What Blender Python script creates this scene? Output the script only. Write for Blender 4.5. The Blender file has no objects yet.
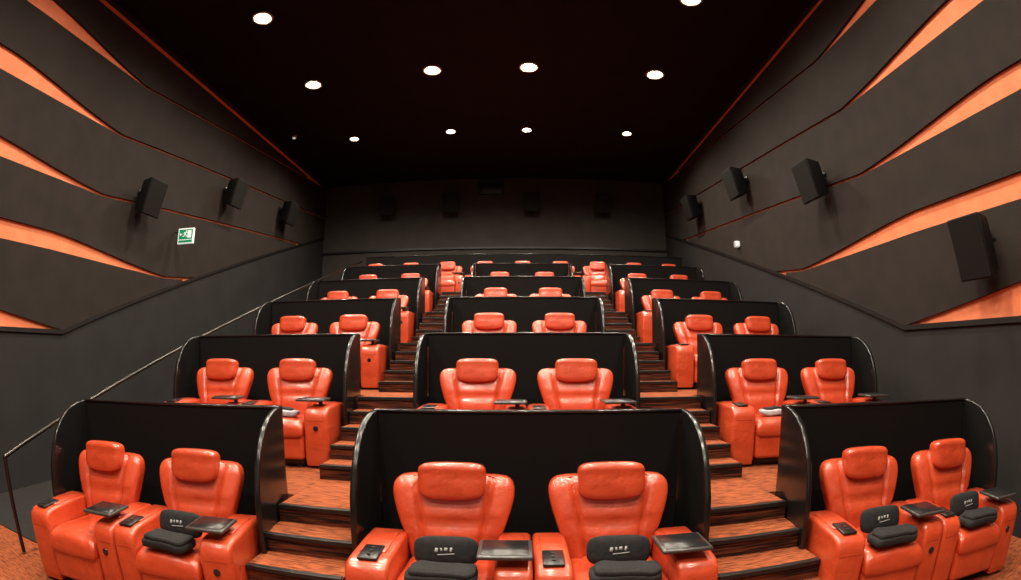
import bpy, bmesh, math, random
from mathutils import Vector, Matrix, Euler
random.seed(4)
scene = bpy.context.scene
COL = scene.collection

# ------------------------------------------------------------------ materials
def new_mat(name, color=(0.5,0.5,0.5), rough=0.5, metal=0.0, spec=0.5, coat=0.0, coatr=0.2,
            vscale=20.0, vstretch=(1,1,1), color2=None, bump=0.0, bscale=60.0, bstretch=(1,1,1),
            ramp=(0.35,0.65), emit=None, emits=0.0, bdist=0.01):
    m = bpy.data.materials.new(name); m.use_nodes = True
    nt = m.node_tree; b = nt.nodes["Principled BSDF"]
    b.inputs["Base Color"].default_value = (*color,1)
    b.inputs["Roughness"].default_value = rough
    b.inputs["Metallic"].default_value = metal
    b.inputs["Specular IOR Level"].default_value = spec
    b.inputs["Coat Weight"].default_value = coat
    b.inputs["Coat Roughness"].default_value = coatr
    tc = nt.nodes.new("ShaderNodeTexCoord")
    if color2 is not None:
        mp = nt.nodes.new("ShaderNodeMapping"); mp.inputs["Scale"].default_value = vstretch
        n = nt.nodes.new("ShaderNodeTexNoise"); n.inputs["Scale"].default_value = vscale
        n.inputs["Detail"].default_value = 5
        r = nt.nodes.new("ShaderNodeValToRGB")
        r.color_ramp.elements[0].position = ramp[0]; r.color_ramp.elements[1].position = ramp[1]
        r.color_ramp.elements[0].color = (*color,1); r.color_ramp.elements[1].color = (*color2,1)
        nt.links.new(tc.outputs["Object"], mp.inputs["Vector"]); nt.links.new(mp.outputs[0], n.inputs["Vector"])
        nt.links.new(n.outputs["Fac"], r.inputs[0]); nt.links.new(r.outputs[0], b.inputs["Base Color"])
    if bump > 0:
        mp2 = nt.nodes.new("ShaderNodeMapping"); mp2.inputs["Scale"].default_value = bstretch
        n2 = nt.nodes.new("ShaderNodeTexNoise"); n2.inputs["Scale"].default_value = bscale
        n2.inputs["Detail"].default_value = 6
        bp = nt.nodes.new("ShaderNodeBump"); bp.inputs["Strength"].default_value = bump
        bp.inputs["Distance"].default_value = bdist
        nt.links.new(tc.outputs["Object"], mp2.inputs["Vector"]); nt.links.new(mp2.outputs[0], n2.inputs["Vector"])
        nt.links.new(n2.outputs["Fac"], bp.inputs["Height"]); nt.links.new(bp.outputs[0], b.inputs["Normal"])
    if emit is not None:
        b.inputs["Emission Color"].default_value = (*emit,1); b.inputs["Emission Strength"].default_value = emits
    return m

M_leather = new_mat("orange_leather", (0.50,0.052,0.0145), 0.40, coat=0.9, coatr=0.17, color2=(0.58,0.068,0.020), vscale=6, bump=0.6, bscale=9, bdist=0.02)
M_piping  = new_mat("leather_piping", (0.30,0.026,0.008), 0.5, bump=0.1)
M_blackpl = new_mat("black_plastic", (0.012,0.012,0.013), 0.28, bump=0.05, bscale=300)
M_tray    = new_mat("tray_laminate", (0.035,0.033,0.032), 0.3, color2=(0.05,0.047,0.045), vscale=40)
M_gloss   = new_mat("black_lacquer_panel", (0.006,0.006,0.006), 0.22, spec=0.6, color2=(0.008,0.008,0.008), vscale=3, bump=0.02, bscale=4)
M_inner   = new_mat("black_felt_panel", (0.0035,0.003,0.003), 0.8, spec=0.15, color2=(0.005,0.0045,0.0045), vscale=120, bump=0.1, bscale=300)
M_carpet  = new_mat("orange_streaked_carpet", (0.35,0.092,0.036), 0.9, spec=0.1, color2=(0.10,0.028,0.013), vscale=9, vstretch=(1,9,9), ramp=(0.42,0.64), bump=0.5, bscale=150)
M_riser   = new_mat("shaded_riser_carpet", (0.15,0.038,0.016), 0.85, spec=0.1, color2=(0.018,0.009,0.007), vscale=6, vstretch=(0.5,9,14), ramp=(0.36,0.56), bump=0.5, bscale=150)  # same carpet as the treads, riser shade put into the darker colour
M_nose    = new_mat("stair_nosing_metal", (0.02,0.018,0.017), 0.35, metal=0.3, bump=0.1, bscale=200)
M_dfloor  = new_mat("dark_rubber_floor", (0.014,0.013,0.013), 0.6, color2=(0.02,0.018,0.017), vscale=30, bump=0.1)
M_wallp   = new_mat("charcoal_acoustic_fabric", (0.0195,0.0150,0.0130), 0.85, spec=0.2, color2=(0.024,0.0185,0.0160), vscale=3, bump=0.15, bscale=250)
M_walllow = new_mat("dark_grey_wall_paint", (0.0175,0.0165,0.017), 0.7, spec=0.2, color2=(0.0215,0.0205,0.021), vscale=2, bump=0.1, bscale=120)
M_orange  = new_mat("orange_wall_recess", (0.80,0.235,0.110), 0.7, spec=0.2, color2=(0.70,0.195,0.088), vscale=4, bump=0.1, bscale=120)
M_ceil    = new_mat("black_ceiling", (0.0040,0.0037,0.0035), 0.8, spec=0.15, color2=(0.0062,0.0056,0.0052), vscale=2, bump=0.1, bscale=80)
M_back    = new_mat("back_wall_fabric", (0.046,0.040,0.037), 0.85, spec=0.2, color2=(0.055,0.048,0.044), vscale=3, bump=0.15, bscale=200)
M_trim    = new_mat("black_trim", (0.008,0.008,0.008), 0.4, bump=0.03)
M_spk     = new_mat("speaker_cabinet", (0.006,0.006,0.006), 0.6, spec=0.2, bump=0.1, bscale=200)
M_grille  = new_mat("speaker_grille", (0.007,0.007,0.007), 0.7, spec=0.2, color2=(0.004,0.004,0.004), vscale=300)
M_metal   = new_mat("handrail_metal", (0.05,0.048,0.046), 0.3, metal=0.9, bump=0.02)
M_fabric  = new_mat("black_fleece", (0.005,0.005,0.006), 0.9, color2=(0.010,0.010,0.011), vscale=40, bump=0.5, bscale=25)
M_mark    = new_mat("grey_print", (0.36,0.36,0.37), 0.6, bump=0.02)
M_towel   = new_mat("pale_towel", (0.55,0.50,0.50), 0.9, color2=(0.30,0.28,0.34), vscale=12, bump=0.4, bscale=60)
M_lamp    = new_mat("lamp_lens", (1,0.95,0.85), 0.5, emit=(1,0.93,0.78), emits=70.0)
M_glow    = new_mat("lamp_halo_ring", (0.9,0.8,0.6), 0.3, emit=(1,0.78,0.46), emits=1.3)  # added glowing ring around the lens, imitates the lamp's halo
M_lamps   = new_mat("lamp_lens_dim", (1,0.95,0.85), 0.5, emit=(1,0.95,0.85), emits=25.0)
M_ring    = new_mat("lamp_ring", (0.35,0.32,0.28), 0.35, metal=0.6)
M_green   = new_mat("exit_green", (0.0,0.22,0.09), 0.5, emit=(0.0,0.35,0.14), emits=0.25)
M_white   = new_mat("exit_white", (0.8,0.82,0.8), 0.5, emit=(0.8,0.9,0.85), emits=0.45)
M_screen  = new_mat("screen_vinyl", (0.30,0.30,0.30), 0.8, bump=0.02)

# ------------------------------------------------------------------ mesh helpers
class Builder:
    def __init__(self):
        self.bm = bmesh.new(); self.mats = []
    def mi(self, mat):
        if mat not in self.mats: self.mats.append(mat)
        return self.mats.index(mat)
    def merge(self, part, mat, M=None, keep=False):
        i = self.mi(mat) if mat else 0
        if M is not None: bmesh.ops.transform(part, matrix=M, verts=part.verts)
        if not keep:
            for f in part.faces: f.material_index = i
        me = bpy.data.meshes.new("tmp"); part.to_mesh(me); part.free()
        self.bm.from_mesh(me); bpy.data.meshes.remove(me)
    def box(self, c, s, mat, bev=0.0, seg=3, rot=(0,0,0)):
        p = bmesh.new(); bmesh.ops.create_cube(p, size=1)
        bmesh.ops.scale(p, vec=s, verts=p.verts)
        if bev:
            es = [e for e in p.edges if e.calc_face_angle(0) > 1.0]
            bmesh.ops.bevel(p, geom=es, offset=bev, segments=seg, profile=0.5, affect='EDGES', clamp_overlap=True)
        M = Matrix.Translation(c) @ Euler(rot).to_matrix().to_4x4()
        self.merge(p, mat, M)
    def cyl(self, c, r, h, mat, rot=(0,0,0), seg=24, r2=None, bev=0):
        p = bmesh.new(); bmesh.ops.create_cone(p, cap_ends=True, segments=seg, radius1=r, radius2=r if r2 is None else r2, depth=h)
        if bev:
            es=[e for e in p.edges if e.calc_face_angle(0)>1.0]
            bmesh.ops.bevel(p, geom=es, offset=bev, segments=2, profile=0.5, affect='EDGES')
        self.merge(p, mat, Matrix.Translation(c) @ Euler(rot).to_matrix().to_4x4())
    def poly(self, pts, axis, a, b, mat, bev=0.0, seg=3):
        p = bmesh.new()
        f = (lambda q,t:(t,q[0],q[1])) if axis=='x' else (lambda q,t:(q[0],t,q[1]))
        A=[p.verts.new(f(q,a)) for q in pts]; B=[p.verts.new(f(q,b)) for q in pts]
        n=len(pts)
        fa=p.faces.new(A); fb=p.faces.new(B[::-1])
        for i in range(n): p.faces.new([A[i],B[i],B[(i+1)%n],A[(i+1)%n]])
        bmesh.ops.recalc_face_normals(p, faces=p.faces[:])
        if bev:
            es=[e for e in p.edges if (fa in e.link_faces or fb in e.link_faces)]
            bmesh.ops.bevel(p, geom=es, offset=bev, segments=seg, profile=0.5, affect='EDGES')
        self.merge(p, mat)
    def loft(self, rings, mat, cap=True):
        p=bmesh.new(); R=[[p.verts.new(v) for v in r] for r in rings]; n=len(rings[0])
        for i in range(len(R)-1):
            for j in range(n):
                p.faces.new([R[i][j],R[i][(j+1)%n],R[i+1][(j+1)%n],R[i+1][j]])
        if cap:
            p.faces.new(R[0][::-1]); p.faces.new(R[-1])
        bmesh.ops.recalc_face_normals(p, faces=p.faces[:])
        self.merge(p, mat)
    def pillow(self, c, s, mat, e=0.45, rot=(0,0,0), nu=28, nv=14, fn=None):
        def sp(v,e): return math.copysign(abs(v)**e, v)
        rings=[]
        for i in range(1,nv):
            a=-math.pi/2+math.pi*i/nv
            ring=[]
            for j in range(nu):
                t=2*math.pi*j/nu
                x=s[0]/2*sp(math.cos(a),e)*sp(math.cos(t),e)
                y=s[1]/2*sp(math.cos(a),e)*sp(math.sin(t),e)
                z=s[2]/2*sp(math.sin(a),e)
                v=Vector((x,y,z))
                if fn: v=fn(v)
                ring.append(v)
            rings.append(ring)
        M=Matrix.Translation(c) @ Euler(rot).to_matrix().to_4x4()
        self.loft([[M@v for v in r] for r in rings], mat)
    def tube(self, pts, r, mat, seg=8):
        for p0,p1 in zip(pts[:-1],pts[1:]):
            p0=Vector(p0); p1=Vector(p1); d=p1-p0
            if d.length<1e-5: continue
            p=bmesh.new(); bmesh.ops.create_cone(p,cap_ends=True,segments=seg,radius1=r,radius2=r,depth=d.length*1.002)
            M=Matrix.Translation((p0+p1)/2) @ d.to_track_quat('Z','Y').to_matrix().to_4x4()
            self.merge(p,mat,M)
            s=bmesh.new(); bmesh.ops.create_uvsphere(s,u_segments=12,v_segments=8,radius=r*1.01); self.merge(s,mat,Matrix.Translation(p1))
    def mesh(self, name, smooth=True, angle=35):
        me=bpy.data.meshes.new(name); self.bm.to_mesh(me); self.bm.free()
        for m in self.mats: me.materials.append(m)
        if smooth:
            me.shade_smooth(); me.set_sharp_from_angle(angle=math.radians(angle))
        return me
    def obj(self, name, loc=(0,0,0), rot=(0,0,0), smooth=True, angle=35):
        o=bpy.data.objects.new(name, self.mesh(name, smooth, angle)); COL.objects.link(o)
        o.location=loc; o.rotation_euler=rot
        return o
def inst(me, name, loc, rot=(0,0,0), sc=(1,1,1)):
    o=bpy.data.objects.new(name, me); COL.objects.link(o); o.location=loc; o.rotation_euler=rot; o.scale=sc; return o

# ------------------------------------------------------------------ layout numbers
D1, P, RISE, NROW = 3.55, 2.03, 0.64, 6
XR, XL = 4.72, -6.57           # side wall faces
YB, YF = 15.6, -5.0
CEIL = 7.5
HW = 1.13                      # half width of a pair booth
AL, AR = 1.89, 1.98            # inner edges of the side blocks
AISLES=[(-AL+0.06,-HW-0.004),(HW+0.004,AR-0.06)]
XPL=-4.46
SP=0.50                        # half seat spacing
DY=lambda n: D1+P*(n-1)
DZ=lambda n: RISE*(n-1)
TB=4.8
def trim_z(y): return 2.085 if y<TB else 2.085+0.335*(y-TB)
TOE={1:9,2:5,3:2,4:0,5:0}      # side blocks toe in towards the screen, most in the front row
SCX={1:0.94,2:0.98,3:1.0,4:1.01,5:1.02}
class Block:
    def __init__(s,side,n):
        s.n=n; s.side=side
        s.th=0 if side==0 else math.radians(TOE[n])*(1 if side<0 else -1)
        s.k=1.0 if side==0 else SCX[n]
        s.px = 0 if side==0 else (-AL if side<0 else AR)
        s.off = 0 if side==0 else side*HW*s.k
    def at(s,x,y,z):
        lx=s.off+x*s.k; c,sn=math.cos(s.th),math.sin(s.th)
        return (s.px+lx*c-y*sn, DY(s.n)-0.002+lx*sn+y*c, DZ(s.n)+z)
BLK={(sd,n):Block(sd,n) for sd in (-1,0,1) for n in range(1,NROW)}

# ------------------------------------------------------------------ floor, tiers, stairs
b=Builder(); b.box(((XL+XR)/2,(YF+YB)/2,-0.1),(XR-XL,YB-YF,0.2),M_carpet); b.obj("floor",smooth=False)
b=Builder(); b.box(((XL+XPL)/2-0.01,(2.6+YB)/2,0.006),(XPL-XL-0.06,YB-2.6-0.02,0.012),M_dfloor); b.obj("side_walkway_floor",smooth=False)
for (xa,xb) in ((XPL,AISLES[0][0]-0.003),(AISLES[0][1]+0.003,AISLES[1][0]-0.003),(AISLES[1][1]+0.003,XR-0.01)):
    for n in range(2,NROW+1):
        ya=DY(n-1); yb=DY(n) if n<NROW else YB-0.01
        b=Builder(); b.box(((xa+xb)/2,(ya+yb)/2+0.001,DZ(n)/2),(xb-xa,yb-ya-0.002,DZ(n)),M_carpet); b.obj("seating_tier",smooth=False)
NS=5; TREAD=0.295; L1=3.25
for (xa,xb) in AISLES:
    b=Builder(); pts=[]; noses=[]
    z=0.0; first=True
    for n in range(2,NROW+1):
        L=L1+P*(n-2)
        for k in range(NS):
            y=L-TREAD*(NS-1-k)
            if first: pts.append((y,0)); first=False
            else: pts.append((y,z))
            z+=RISE/NS
            pts.append((y,z)); noses.append((y,z))
    pts.append((YB-0.01,z)); pts.append((YB-0.01,0))
    p=bmesh.new()
    A=[p.verts.new((xa,q[0],q[1])) for q in pts]; B=[p.verts.new((xb,q[0],q[1])) for q in pts]
    n_=len(pts); p.faces.new(A); p.faces.new(B[::-1])
    for i in range(n_): p.faces.new([A[i],B[i],B[(i+1)%n_],A[(i+1)%n_]])
    bmesh.ops.recalc_face_normals(p,faces=p.faces[:])
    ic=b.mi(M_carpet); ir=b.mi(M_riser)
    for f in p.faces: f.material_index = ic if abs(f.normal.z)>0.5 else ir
    b.merge(p,None,keep=True)
    for (y,z) in noses:
        b.box(((xa+xb)/2,y+0.012,z+0.001),(xb-xa-0.01,0.045,0.014),M_nose,0.003,1)
        b.box(((xa+xb)/2,y-0.006,z-0.012),(xb-xa-0.01,0.010,0.024),M_nose)
    b.obj("aisle_staircase",smooth=False)

# ------------------------------------------------------------------ privacy divider with rounded ends around each pair
def booth_mesh(HW):
    b=Builder()
    H=1.33
    b.box((0,-0.03,H/2),(2*HW-0.10,0.06,H),M_inner,0.0)
    b.box((0,-0.032,H+0.006),(2*HW-0.02,0.075,0.022),M_gloss,0.008,3)
    prof=[(0,0),(-0.66,0),(-0.675,0.45),(-0.67,0.66),(-0.645,0.84),(-0.60,0.99),(-0.53,1.12),(-0.44,1.22),(-0.33,1.29),(-0.20,1.33),(-0.08,1.343),(0,1.343)]
    for s in (-1,1):
        xa,xb=sorted((s*(HW-0.045),s*HW))
        b.poly(prof,'x',xa,xb,M_gloss,0.012,3)
    b.box((0,-0.066,0.05),(2*HW-0.12,0.012,0.10),M_gloss)
    return b.mesh("privacy_divider",True,40)
ME_booth=booth_mesh(HW)

# ------------------------------------------------------------------ recliner
def recliner_mesh(name, aw_l, aw_r):
    b=Builder(); hw=0.285
    def sp(v,e): return math.copysign(abs(v)**e, v)
    b.box((0,-0.62,0.045),(0.50,0.62,0.09),M_blackpl,0.01)
    b.box((0,-0.985,0.235),(0.555,0.10,0.30),M_leather,0.035,4)
    b.box((0,-0.70,0.22),(0.555,0.56,0.26),M_leather,0.02,2)
    rings=[]
    N=40
    ys=[-1.06,-1.052,-1.03,-0.99,-0.92,-0.82,-0.72,-0.62,-0.54,-0.48]
    zt=[0.375,0.425,0.452,0.470,0.478,0.474,0.466,0.458,0.455,0.45]
    zb=[0.335,0.31,0.30,0.30,0.30,0.30,0.30,0.30,0.30,0.30]
    for y,t,bo in zip(ys,zt,zb):
        r=[]
        for j in range(N):
            a=2*math.pi*j/N
            x=0.282*sp(math.cos(a),0.32); u=x/0.282
            h=(t-bo)/2; zc=(t+bo)/2
            z=zc+h*sp(math.sin(a),0.42)
            if math.sin(a)>0: z+=0.018*(1-u*u)-0.012*math.exp(-((abs(x)-0.19)/0.012)**2)
            r.append((x,y,z))
        rings.append(r)
    b.loft(rings,M_leather)
    lv=[(0.40,0.53,0.16),(0.47,0.57,0.19),(0.55,0.61,0.20),(0.60,0.64,0.205),(0.65,0.675,0.20),(0.68,0.695,0.199),(0.71,0.715,0.198),(0.74,0.737,0.196),(0.77,0.752,0.194),(0.80,0.768,0.19),(0.845,0.785,0.185),(0.885,0.785,0.175),(0.915,0.768,0.16),(0.938,0.732,0.135),(0.953,0.68,0.105),(0.962,0.58,0.06)]
    rings=[]; N=120
    for z,w,t in lv:
        k=(z-0.4)/0.6
        yc=-0.43+0.15*k
        r=[]; sx=0.15+0.11*k
        for j in range(N):
            a=2*math.pi*j/N
            x=w/2*sp(math.cos(a),0.6); u=x/(w/2)
            y=yc+t/2*sp(math.sin(a),0.62)
            if math.sin(a)<0:
                d=(abs(x)-sx)
                y+=0.026*math.exp(-(d/0.016)**2)
                y-=0.024*(abs(u)**3)*(1 if z>0.6 else 0)
                y-=0.022*math.exp(-((z-0.60)/0.06)**2)*(1-u*u)
                y-=0.016*math.exp(-((z-0.74)/0.04)**2)*(1-u*u)
                y+=0.010*math.exp(-((z-0.68)/0.02)**2)*(1-u*u)
            r.append((x,y,z))
        rings.append(r)
    b.loft(rings,M_leather)
    def hf(v):
        v=v.copy(); v.z+= -0.02*(1-(v.x/0.21)**2) if v.z<0 else 0.004*(1-(v.x/0.21)**2)
        if v.y<0: v.y+=0.006*math.exp(-((v.z-0.045)/0.012)**2)
        return v
    b.pillow((0,-0.39,0.948),(0.43,0.15,0.215),M_leather,0.38,rot=(math.radians(-8),0,0),nu=48,nv=26,fn=hf)
    b.box((0,-0.3,0.78),(0.30,0.05,0.36),M_blackpl,0.02)
    for s,aw in ((-1,aw_l),(1,aw_r)):
        xc=s*(hw+aw/2)
        prof=[(-1.00,0.03),(-1.015,0.10),(-1.02,0.50),(-1.005,0.56),(-0.965,0.592),(-0.90,0.602),(-0.60,0.607),(-0.40,0.600),(-0.34,0.57),(-0.32,0.50),(-0.32,0.03)]
        b.poly(prof,'x',xc-aw/2+0.002,xc+aw/2-0.002,M_leather,0.03,4)
        b.box((xc,-0.66,0.607),(aw*0.62,0.36,0.012),M_leather,0.006,2)
        b.box((xc,-1.0185,0.47),(aw-0.07,0.004,0.004),M_piping)
    xc=-(hw+aw_l/2)
    b.box((xc,-0.86,0.612),(min(0.12,aw_l*0.62),0.20,0.018),M_blackpl,0.007,2,rot=(math.radians(2),0,0))
    for q in (-0.05,0.0,0.05):
        b.cyl((xc,-0.86+q,0.624),0.012,0.006,M_tray)
    b.cyl((hw+aw_r*0.5,-1.022,0.40),0.026,0.012,M_blackpl,rot=(math.pi/2,0,0),bev=0.003)
    xt=0.345
    b.cyl((xt+0.06,-0.80,0.632),0.022,0.05,M_blackpl)
    b.box((xt,-0.86,0.664),(0.30,0.27,0.024),M_tray,0.010,3)
    b.box((xt,-0.86,0.678),(0.255,0.225,0.006),M_blackpl,0.003,1)
    for sx in (-1,1):
        for yy in (-0.92,-0.40):
            b.cyl((sx*0.2,yy,0.012),0.03,0.024,M_blackpl)
    return b.mesh(name,True,50)
ME_RL=recliner_mesh("recliner_l",0.26,0.212)
ME_RR=recliner_mesh("recliner_r",0.212,0.26)
ME_RS=recliner_mesh("recliner_s",0.205,0.205)

YOFF=-0.08
for (sd,n),k in BLK.items():
    r=(0,0,k.th); sc=(k.k,1,1)
    inst(ME_booth,"privacy_divider",k.at(0,0,0),r,sc)
    inst(ME_RL,"recliner_seat",k.at(-SP,YOFF,0),r,sc)
    inst(ME_RR,"recliner_seat",k.at(SP,YOFF,0),r,sc)
n=NROW
for i in range(-4,5):
    inst(ME_RS,"recliner_seat",(i*1.0+0.03,DY(n)+YOFF,DZ(n)))
b=Builder()
b.box((0.1,-0.03,0.665),(8.96,0.06,1.33),M_inner); b.box((0.1,-0.03,1.34),(9.0,0.08,0.022),M_gloss,0.008)
b.obj("privacy_divider",(0,DY(n)-0.002,DZ(n)))

# ------------------------------------------------------------------ cushions / blankets / towels
def cushion_mesh():
    b=Builder()
    def fn(v):
        v=v.copy(); u=v.x/0.18; w=v.z/0.09
        v.y*= (1-0.45*(abs(u)**3))*(1-0.2*abs(w)**3)
        v.z*=1+0.10*abs(u)**3
        return v
    b.pillow((0,0,0),(0.38,0.11,0.18),M_fabric,0.6,fn=fn,nu=36,nv=16)
    for x,z,w,h,a in ((-0.050,0.010,0.018,0.026,0.2),(-0.022,0.014,0.012,0.020,-0.2),(0.004,0.016,0.020,0.020,0.1),(0.034,0.014,0.014,0.026,0.2)):
        b.box((x,-0.0535,z),(w,0.006,h),M_mark,0.003,1,rot=(0,a,0))
    b.box((0.005,-0.0535,-0.014),(0.10,0.006,0.005),M_mark,0.001,1,rot=(0,-0.08,0))
    return b.mesh("cushion",True,60)
def blanket_mesh():
    b=Builder()
    def fn(v):
        v=v.copy(); v.z+=0.005*math.sin(v.x*38)+0.004*math.sin(v.y*50+v.x*20); return v
    b.pillow((0,0,0.037),(0.40,0.20,0.065),M_fabric,0.4,fn=fn,nu=40,nv=14)
    b.pillow((0.01,-0.005,0.074),(0.37,0.17,0.04),M_fabric,0.4,fn=fn,nu=40,nv=12)
    return b.mesh("blanket",True,60)
def towel_mesh():
    b=Builder()
    def fn(v):
        v=v.copy(); v.z+=0.006*math.sin(v.x*30+1); return v
    b.pillow((0,0,0.032),(0.36,0.17,0.06),M_towel,0.4,fn=fn)
    b.pillow((-0.01,0.02,0.068),(0.25,0.12,0.03),M_fabric,0.4,fn=fn)
    return b.mesh("towel",True,60)
ME_cu=cushion_mesh(); ME_bl=blanket_mesh(); ME_to=towel_mesh()
for sd,sx,rz in ((0,-SP,0.03),(0,SP,-0.05),(1,-SP,0.06),(1,SP,0.04),(-1,SP,-0.06)):
    k=BLK[(sd,1)]
    inst(ME_bl,"folded_blanket",k.at(sx,YOFF-0.95,0.496),(0,0,k.th+rz))
    inst(ME_cu,"black_cushion",k.at(sx,YOFF-0.735,0.597),(math.radians(-16),0,k.th+rz))
for sd,sx in ((1,-SP),(-1,SP)):
    k=BLK[(sd,2)]
    inst(ME_to,"folded_towel",k.at(sx,YOFF-0.88,0.496),(0,0,k.th))

# ------------------------------------------------------------------ walls
GAPS=[(7.4,3.17,0.06,0.22),(5.45,4.25,0.02,0.24),(5.6,5.36,0.02,0.28),(5.9,6.45,0.04,0.25)]
TH=0.045; GP=0.045; SL=0.10
def gap_edges(k,y):
    ty,tz,ld,op=GAPS[k]
    if y>=ty:
        lo=tz+SL*(y-ty); return lo,lo+GP
    t=min(1,(ty-y)/3.0); sm=t*t*(3-2*t)*0.6+t*0.4
    return tz+ld*t, tz+ld*t+GP+op*sm
def panel_edges(k,y):
    tr=trim_z(y)+0.03
    if k==0:
        lo = tr + (0.36*min(1,(TB-y)/2.2) if y<TB else 0.0)
    else: lo=gap_edges(k-1,y)[1]
    hi = gap_edges(k,y)[0] if k<len(GAPS) else CEIL-0.20
    return max(lo,tr),hi
def build_side(side):
    xw = XR if side>0 else XL
    nm = "right" if side>0 else "left"
    xb_ = xw+side*TH
    b=Builder()
    b.box((xb_+side*0.1,(YF+YB)/2,CEIL/2),(0.2,YB-YF,CEIL),M_orange)
    ys=[YF+i*0.2 for i in range(int((YB-YF)/0.2)+1)]+[YB]
    pts=[(YF,0),(YF,trim_z(YF)),(TB,trim_z(TB)),(YB,trim_z(YB)),(YB,0)]
    a,c=sorted((xw,xb_)); b.poly(pts,'x',a,c,M_walllow)
    for k in range(len(GAPS)+1):
        run=[]
        for y in ys:
            lo,hi=panel_edges(k,y)
            if hi-lo>0.01: run.append((y,lo,hi))
        pts=[(y,lo) for y,lo,hi in run]+[(y,hi) for y,lo,hi in run[::-1]]
        b.poly(pts,'x',a,c,M_wallp)
    b.poly([(YF,CEIL-0.08),(YB,CEIL-0.08),(YB,CEIL),(YF,CEIL)],'x',a,c,M_wallp)
    b.obj("wall_"+nm,smooth=False)
    b=Builder()
    pr=[(YF,trim_z(YF)-0.03),(YF,trim_z(YF)+0.03),(TB,trim_z(TB)+0.03),(YB-0.01,trim_z(YB)+0.03),(YB-0.01,trim_z(YB)-0.03),(TB,trim_z(TB)-0.03)]
    a,c=sorted((xw,xw-side*0.03)); b.poly(pr,'x',a,c,M_trim)
    b.obj("trim_"+nm,smooth=False)
build_side(1); build_side(-1)
W=XR-XL; XC=(XR+XL)/2
b=Builder(); b.box((XC,YB+0.1,CEIL/2),(W,0.2,CEIL),M_back)
b.obj("wall_back",smooth=False)
b=Builder(); b.box((XC,YB-0.03,5.15),(W-0.04,0.05,0.07),M_trim); b.obj("trim_back",smooth=False)
b=Builder(); b.box((XC,YF-0.1,CEIL/2),(W,0.2,CEIL),M_wallp); b.obj("wall_front",smooth=False)
b=Builder(); b.box((XC,YF+0.085,3.8),(9.6,0.05,4.2),M_screen); b.box((XC,YF+0.035,3.8),(10.0,0.05,4.6),M_trim); b.obj("cinema_screen",smooth=False)
b=Builder(); b.box((XC,(YF+YB)/2,CEIL+0.1),(W,YB-YF,0.2),M_ceil)
b.obj("ceiling",smooth=False)

b=Builder()
b.box((0,-0.05,0),(0.80,0.10,0.44),M_trim,0.01); b.box((0,-0.105,0),(0.62,0.02,0.28),M_blackpl,0.005)
for s in (-1,1): b.box((s*0.36,-0.12,0),(0.05,0.12,0.40),M_trim,0.01)
b.box((0,-0.12,0.2),(0.78,0.12,0.04),M_trim,0.01)
b.obj("projection_port",(-0.95,YB-0.002,7.15))

# ------------------------------------------------------------------ speakers
def speaker_mesh():
    b=Builder()
    p=bmesh.new()
    F=[(-.25,-.42,-.32),(.25,-.42,-.32),(.25,-.42,.32),(-.25,-.42,.32)]
    K=[(-.17,-.12,-.26),(.17,-.12,-.26),(.17,-.12,.26),(-.17,-.12,.26)]
    A=[p.verts.new(v) for v in F]; B=[p.verts.new(v) for v in K]
    p.faces.new(A); p.faces.new(B[::-1])
    for i in range(4): p.faces.new([A[i],A[(i+1)%4],B[(i+1)%4],B[i]])
    bmesh.ops.recalc_face_normals(p,faces=p.faces[:])
    bmesh.ops.bevel(p,geom=p.edges[:],offset=0.015,segments=2,profile=0.5,affect='EDGES')
    M=Matrix.Rotation(math.radians(14),4,'X')
    b.merge(p,M_spk,M)
    g=bmesh.new(); bmesh.ops.create_cube(g,size=1); bmesh.ops.scale(g,vec=(0.46,0.02,0.60),verts=g.verts)
    bmesh.ops.translate(g,vec=(0,-0.425,0),verts=g.verts); b.merge(g,M_grille,M)
    b.box((0,-0.07,0.0),(0.10,0.12,0.05),M_trim,0.005); b.box((0,-0.01,0.0),(0.16,0.02,0.22),M_trim,0.003)
    b.box((0,-0.09,0.0),(0.36,0.05,0.04),M_trim)
    return b.mesh("wall_speaker",True,30)
ME_sp=speaker_mesh()
for (y,z) in ((3.2,2.88),(6.4,4.5),(9.3,5.4),(12.2,5.7)):
    inst(ME_sp,"wall_speaker",(XR-0.002,y,z),(0,0,math.radians(-90)))
    inst(ME_sp,"wall_speaker",(XL+0.002,y if y>4 else 2.4,z),(0,0,math.radians(90)))
for x in (-4.3,-2.2,0.34,2.6):
    inst(ME_sp,"wall_speaker",(x,YB-0.002,6.66))

# ------------------------------------------------------------------ exit sign (running figure + arrow)
b=Builder()
b.box((0,0,0),(0.36,0.05,0.30),M_white,0.006,2)
b.box((0,-0.027,0.03),(0.31,0.008,0.19),M_green)
b.box((0,-0.027,-0.105),(0.31,0.008,0.045),M_green)
b.box((0.085,-0.033,0.03),(0.085,0.006,0.14),M_white)
b.cyl((0.012,-0.034,0.093),0.014,0.006,M_white,rot=(math.pi/2,0,0))
def limb(x1,z1,x2,z2,w,mat=M_white):
    L=math.hypot(x2-x1,z2-z1); a=math.atan2(z2-z1,x2-x1)
    b.box(((x1+x2)/2,-0.034,(z1+z2)/2),(L,0.006,w),mat,rot=(0,-a,0))
limb(0.005,0.075,-0.015,0.03,0.022); limb(0.005,0.07,0.04,0.055,0.010); limb(0.0,0.07,-0.035,0.06,0.010)
limb(-0.035,0.06,-0.045,0.035,0.010); limb(-0.012,0.03,0.018,0.005,0.013); limb(0.018,0.005,0.012,-0.03,0.011)
limb(-0.015,0.03,-0.035,-0.005,0.013); limb(-0.035,-0.005,-0.07,-0.012,0.011)
limb(-0.13,0.03,-0.085,0.03,0.012); limb(-0.135,0.03,-0.11,0.055,0.012); limb(-0.135,0.03,-0.11,0.005,0.012)
b.box((-0.24,0,0.08),(0.14,0.02,0.02),M_trim)
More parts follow.
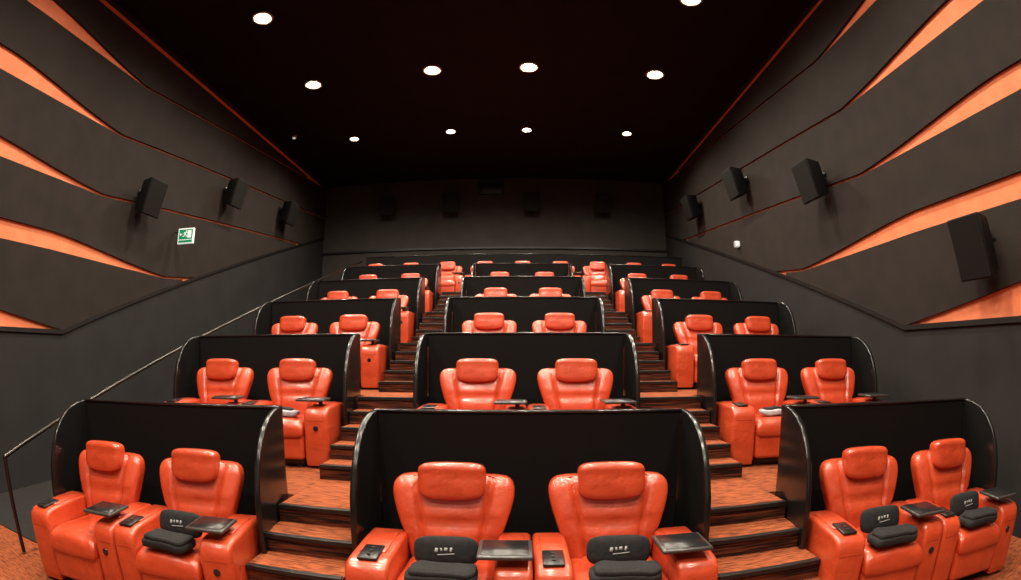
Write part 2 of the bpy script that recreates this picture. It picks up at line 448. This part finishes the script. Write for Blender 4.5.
b.obj("exit_sign",(XL+0.32,7.6,3.98),(0,0,math.radians(12)),smooth=False)
b=Builder(); b.box((0,0,0),(0.10,0.12,0.12),M_white,0.01); b.box((-0.055,0,0),(0.01,0.08,0.08),M_screen); b.obj("wall_sensor_box",(XR-0.052,10.0,4.17))
b=Builder(); b.cyl((0,0,-0.03),0.07,0.06,M_screen,bev=0.01); b.cyl((0,0,-0.07),0.04,0.03,M_white,bev=0.005); b.obj("smoke_detector",(-5.9,11.2,CEIL))

# ------------------------------------------------------------------ handrail
b=Builder(); XRail=-4.38
rz=lambda y:0.885+0.318*(y-2.32)
b.tube([(XRail,2.34,0.02),(XRail,2.32,rz(2.32)),(XRail,13.2,rz(13.2))],0.022,M_metal,12)
for n in range(2,7):
    y=DY(n-1)+0.12; b.tube([(XRail,y,DZ(n)+0.01),(XRail,y,rz(y))],0.016,M_metal,12)
b.obj("handrail",smooth=True)

# ------------------------------------------------------------------ lamps
def lamp_mesh(mat,s):
    b=Builder()
    N=32
    def rg(l): return [[(r*s*math.cos(2*math.pi*j/N),r*s*math.sin(2*math.pi*j/N),z) for j in range(N)] for r,z in l]
    b.loft(rg(((0.185,0.0),(0.19,-0.012),(0.175,-0.022),(0.160,-0.018))),M_ring,cap=False)
    b.loft(rg(((0.160,-0.018),(0.135,-0.008),(0.112,-0.006))),M_glow,cap=False)
    b.cyl((0,0,-0.010),0.114*s,0.012,mat)
    return b.mesh("ceiling_downlight",True,60)
ME_l1=lamp_mesh(M_lamp,1.05); ME_l2=lamp_mesh(M_lamps,0.75)
LX=(-4.4,-1.8,0.14,2.73)
for iy,y in enumerate((11.87,8.8,6.15,3.2,0.4,-2.4)):
    for x in LX:
        o=inst(ME_l2 if iy==0 else ME_l1,"ceiling_downlight",(x,y,CEIL))
        ld=bpy.data.lights.new("downlight_beam","SPOT"); ld.energy={0:540,1:460,2:460,3:490,4:490,5:340}[iy]
        ld.color=(1.0,0.87,0.70); ld.spot_size=math.radians(160); ld.spot_blend=0.8; ld.shadow_soft_size=0.09
        lo=bpy.data.objects.new("downlight_beam",ld); COL.objects.link(lo); lo.parent=o; lo.location=(0,0,-0.06)

w=bpy.data.worlds.new("world"); scene.world=w; w.use_nodes=True
w.node_tree.nodes["Background"].inputs[0].default_value=(0.05,0.045,0.04,1); w.node_tree.nodes["Background"].inputs[1].default_value=0.2

# ------------------------------------------------------------------ camera: fisheye-type wide lens
cd=bpy.data.cameras.new("camera"); cam=bpy.data.objects.new("camera",cd); COL.objects.link(cam)
cam.location=(-0.085,0.0,1.715)
cam.rotation_euler=(math.radians(90-0.2),0,math.radians(0.9))
cd.sensor_width=36; cd.sensor_height=36*580/1021; cd.lens=17.8; cd.clip_start=0.05; cd.clip_end=100
cd.shift_y=69/580
cd.type='PANO'
try:
    cd.cycles.panorama_type='FISHEYE_EQUISOLID'; cd.cycles.fisheye_lens=17.85; cd.cycles.fisheye_fov=math.radians(200)
except Exception as e:
    print("cycles cam props:",e)
    cd.panorama_type='FISHEYE_EQUISOLID'; cd.fisheye_lens=17.85; cd.fisheye_fov=math.radians(200)
scene.camera=cam
scene.view_settings.view_transform='Standard'
scene.view_settings.look='None'
print("DONE")
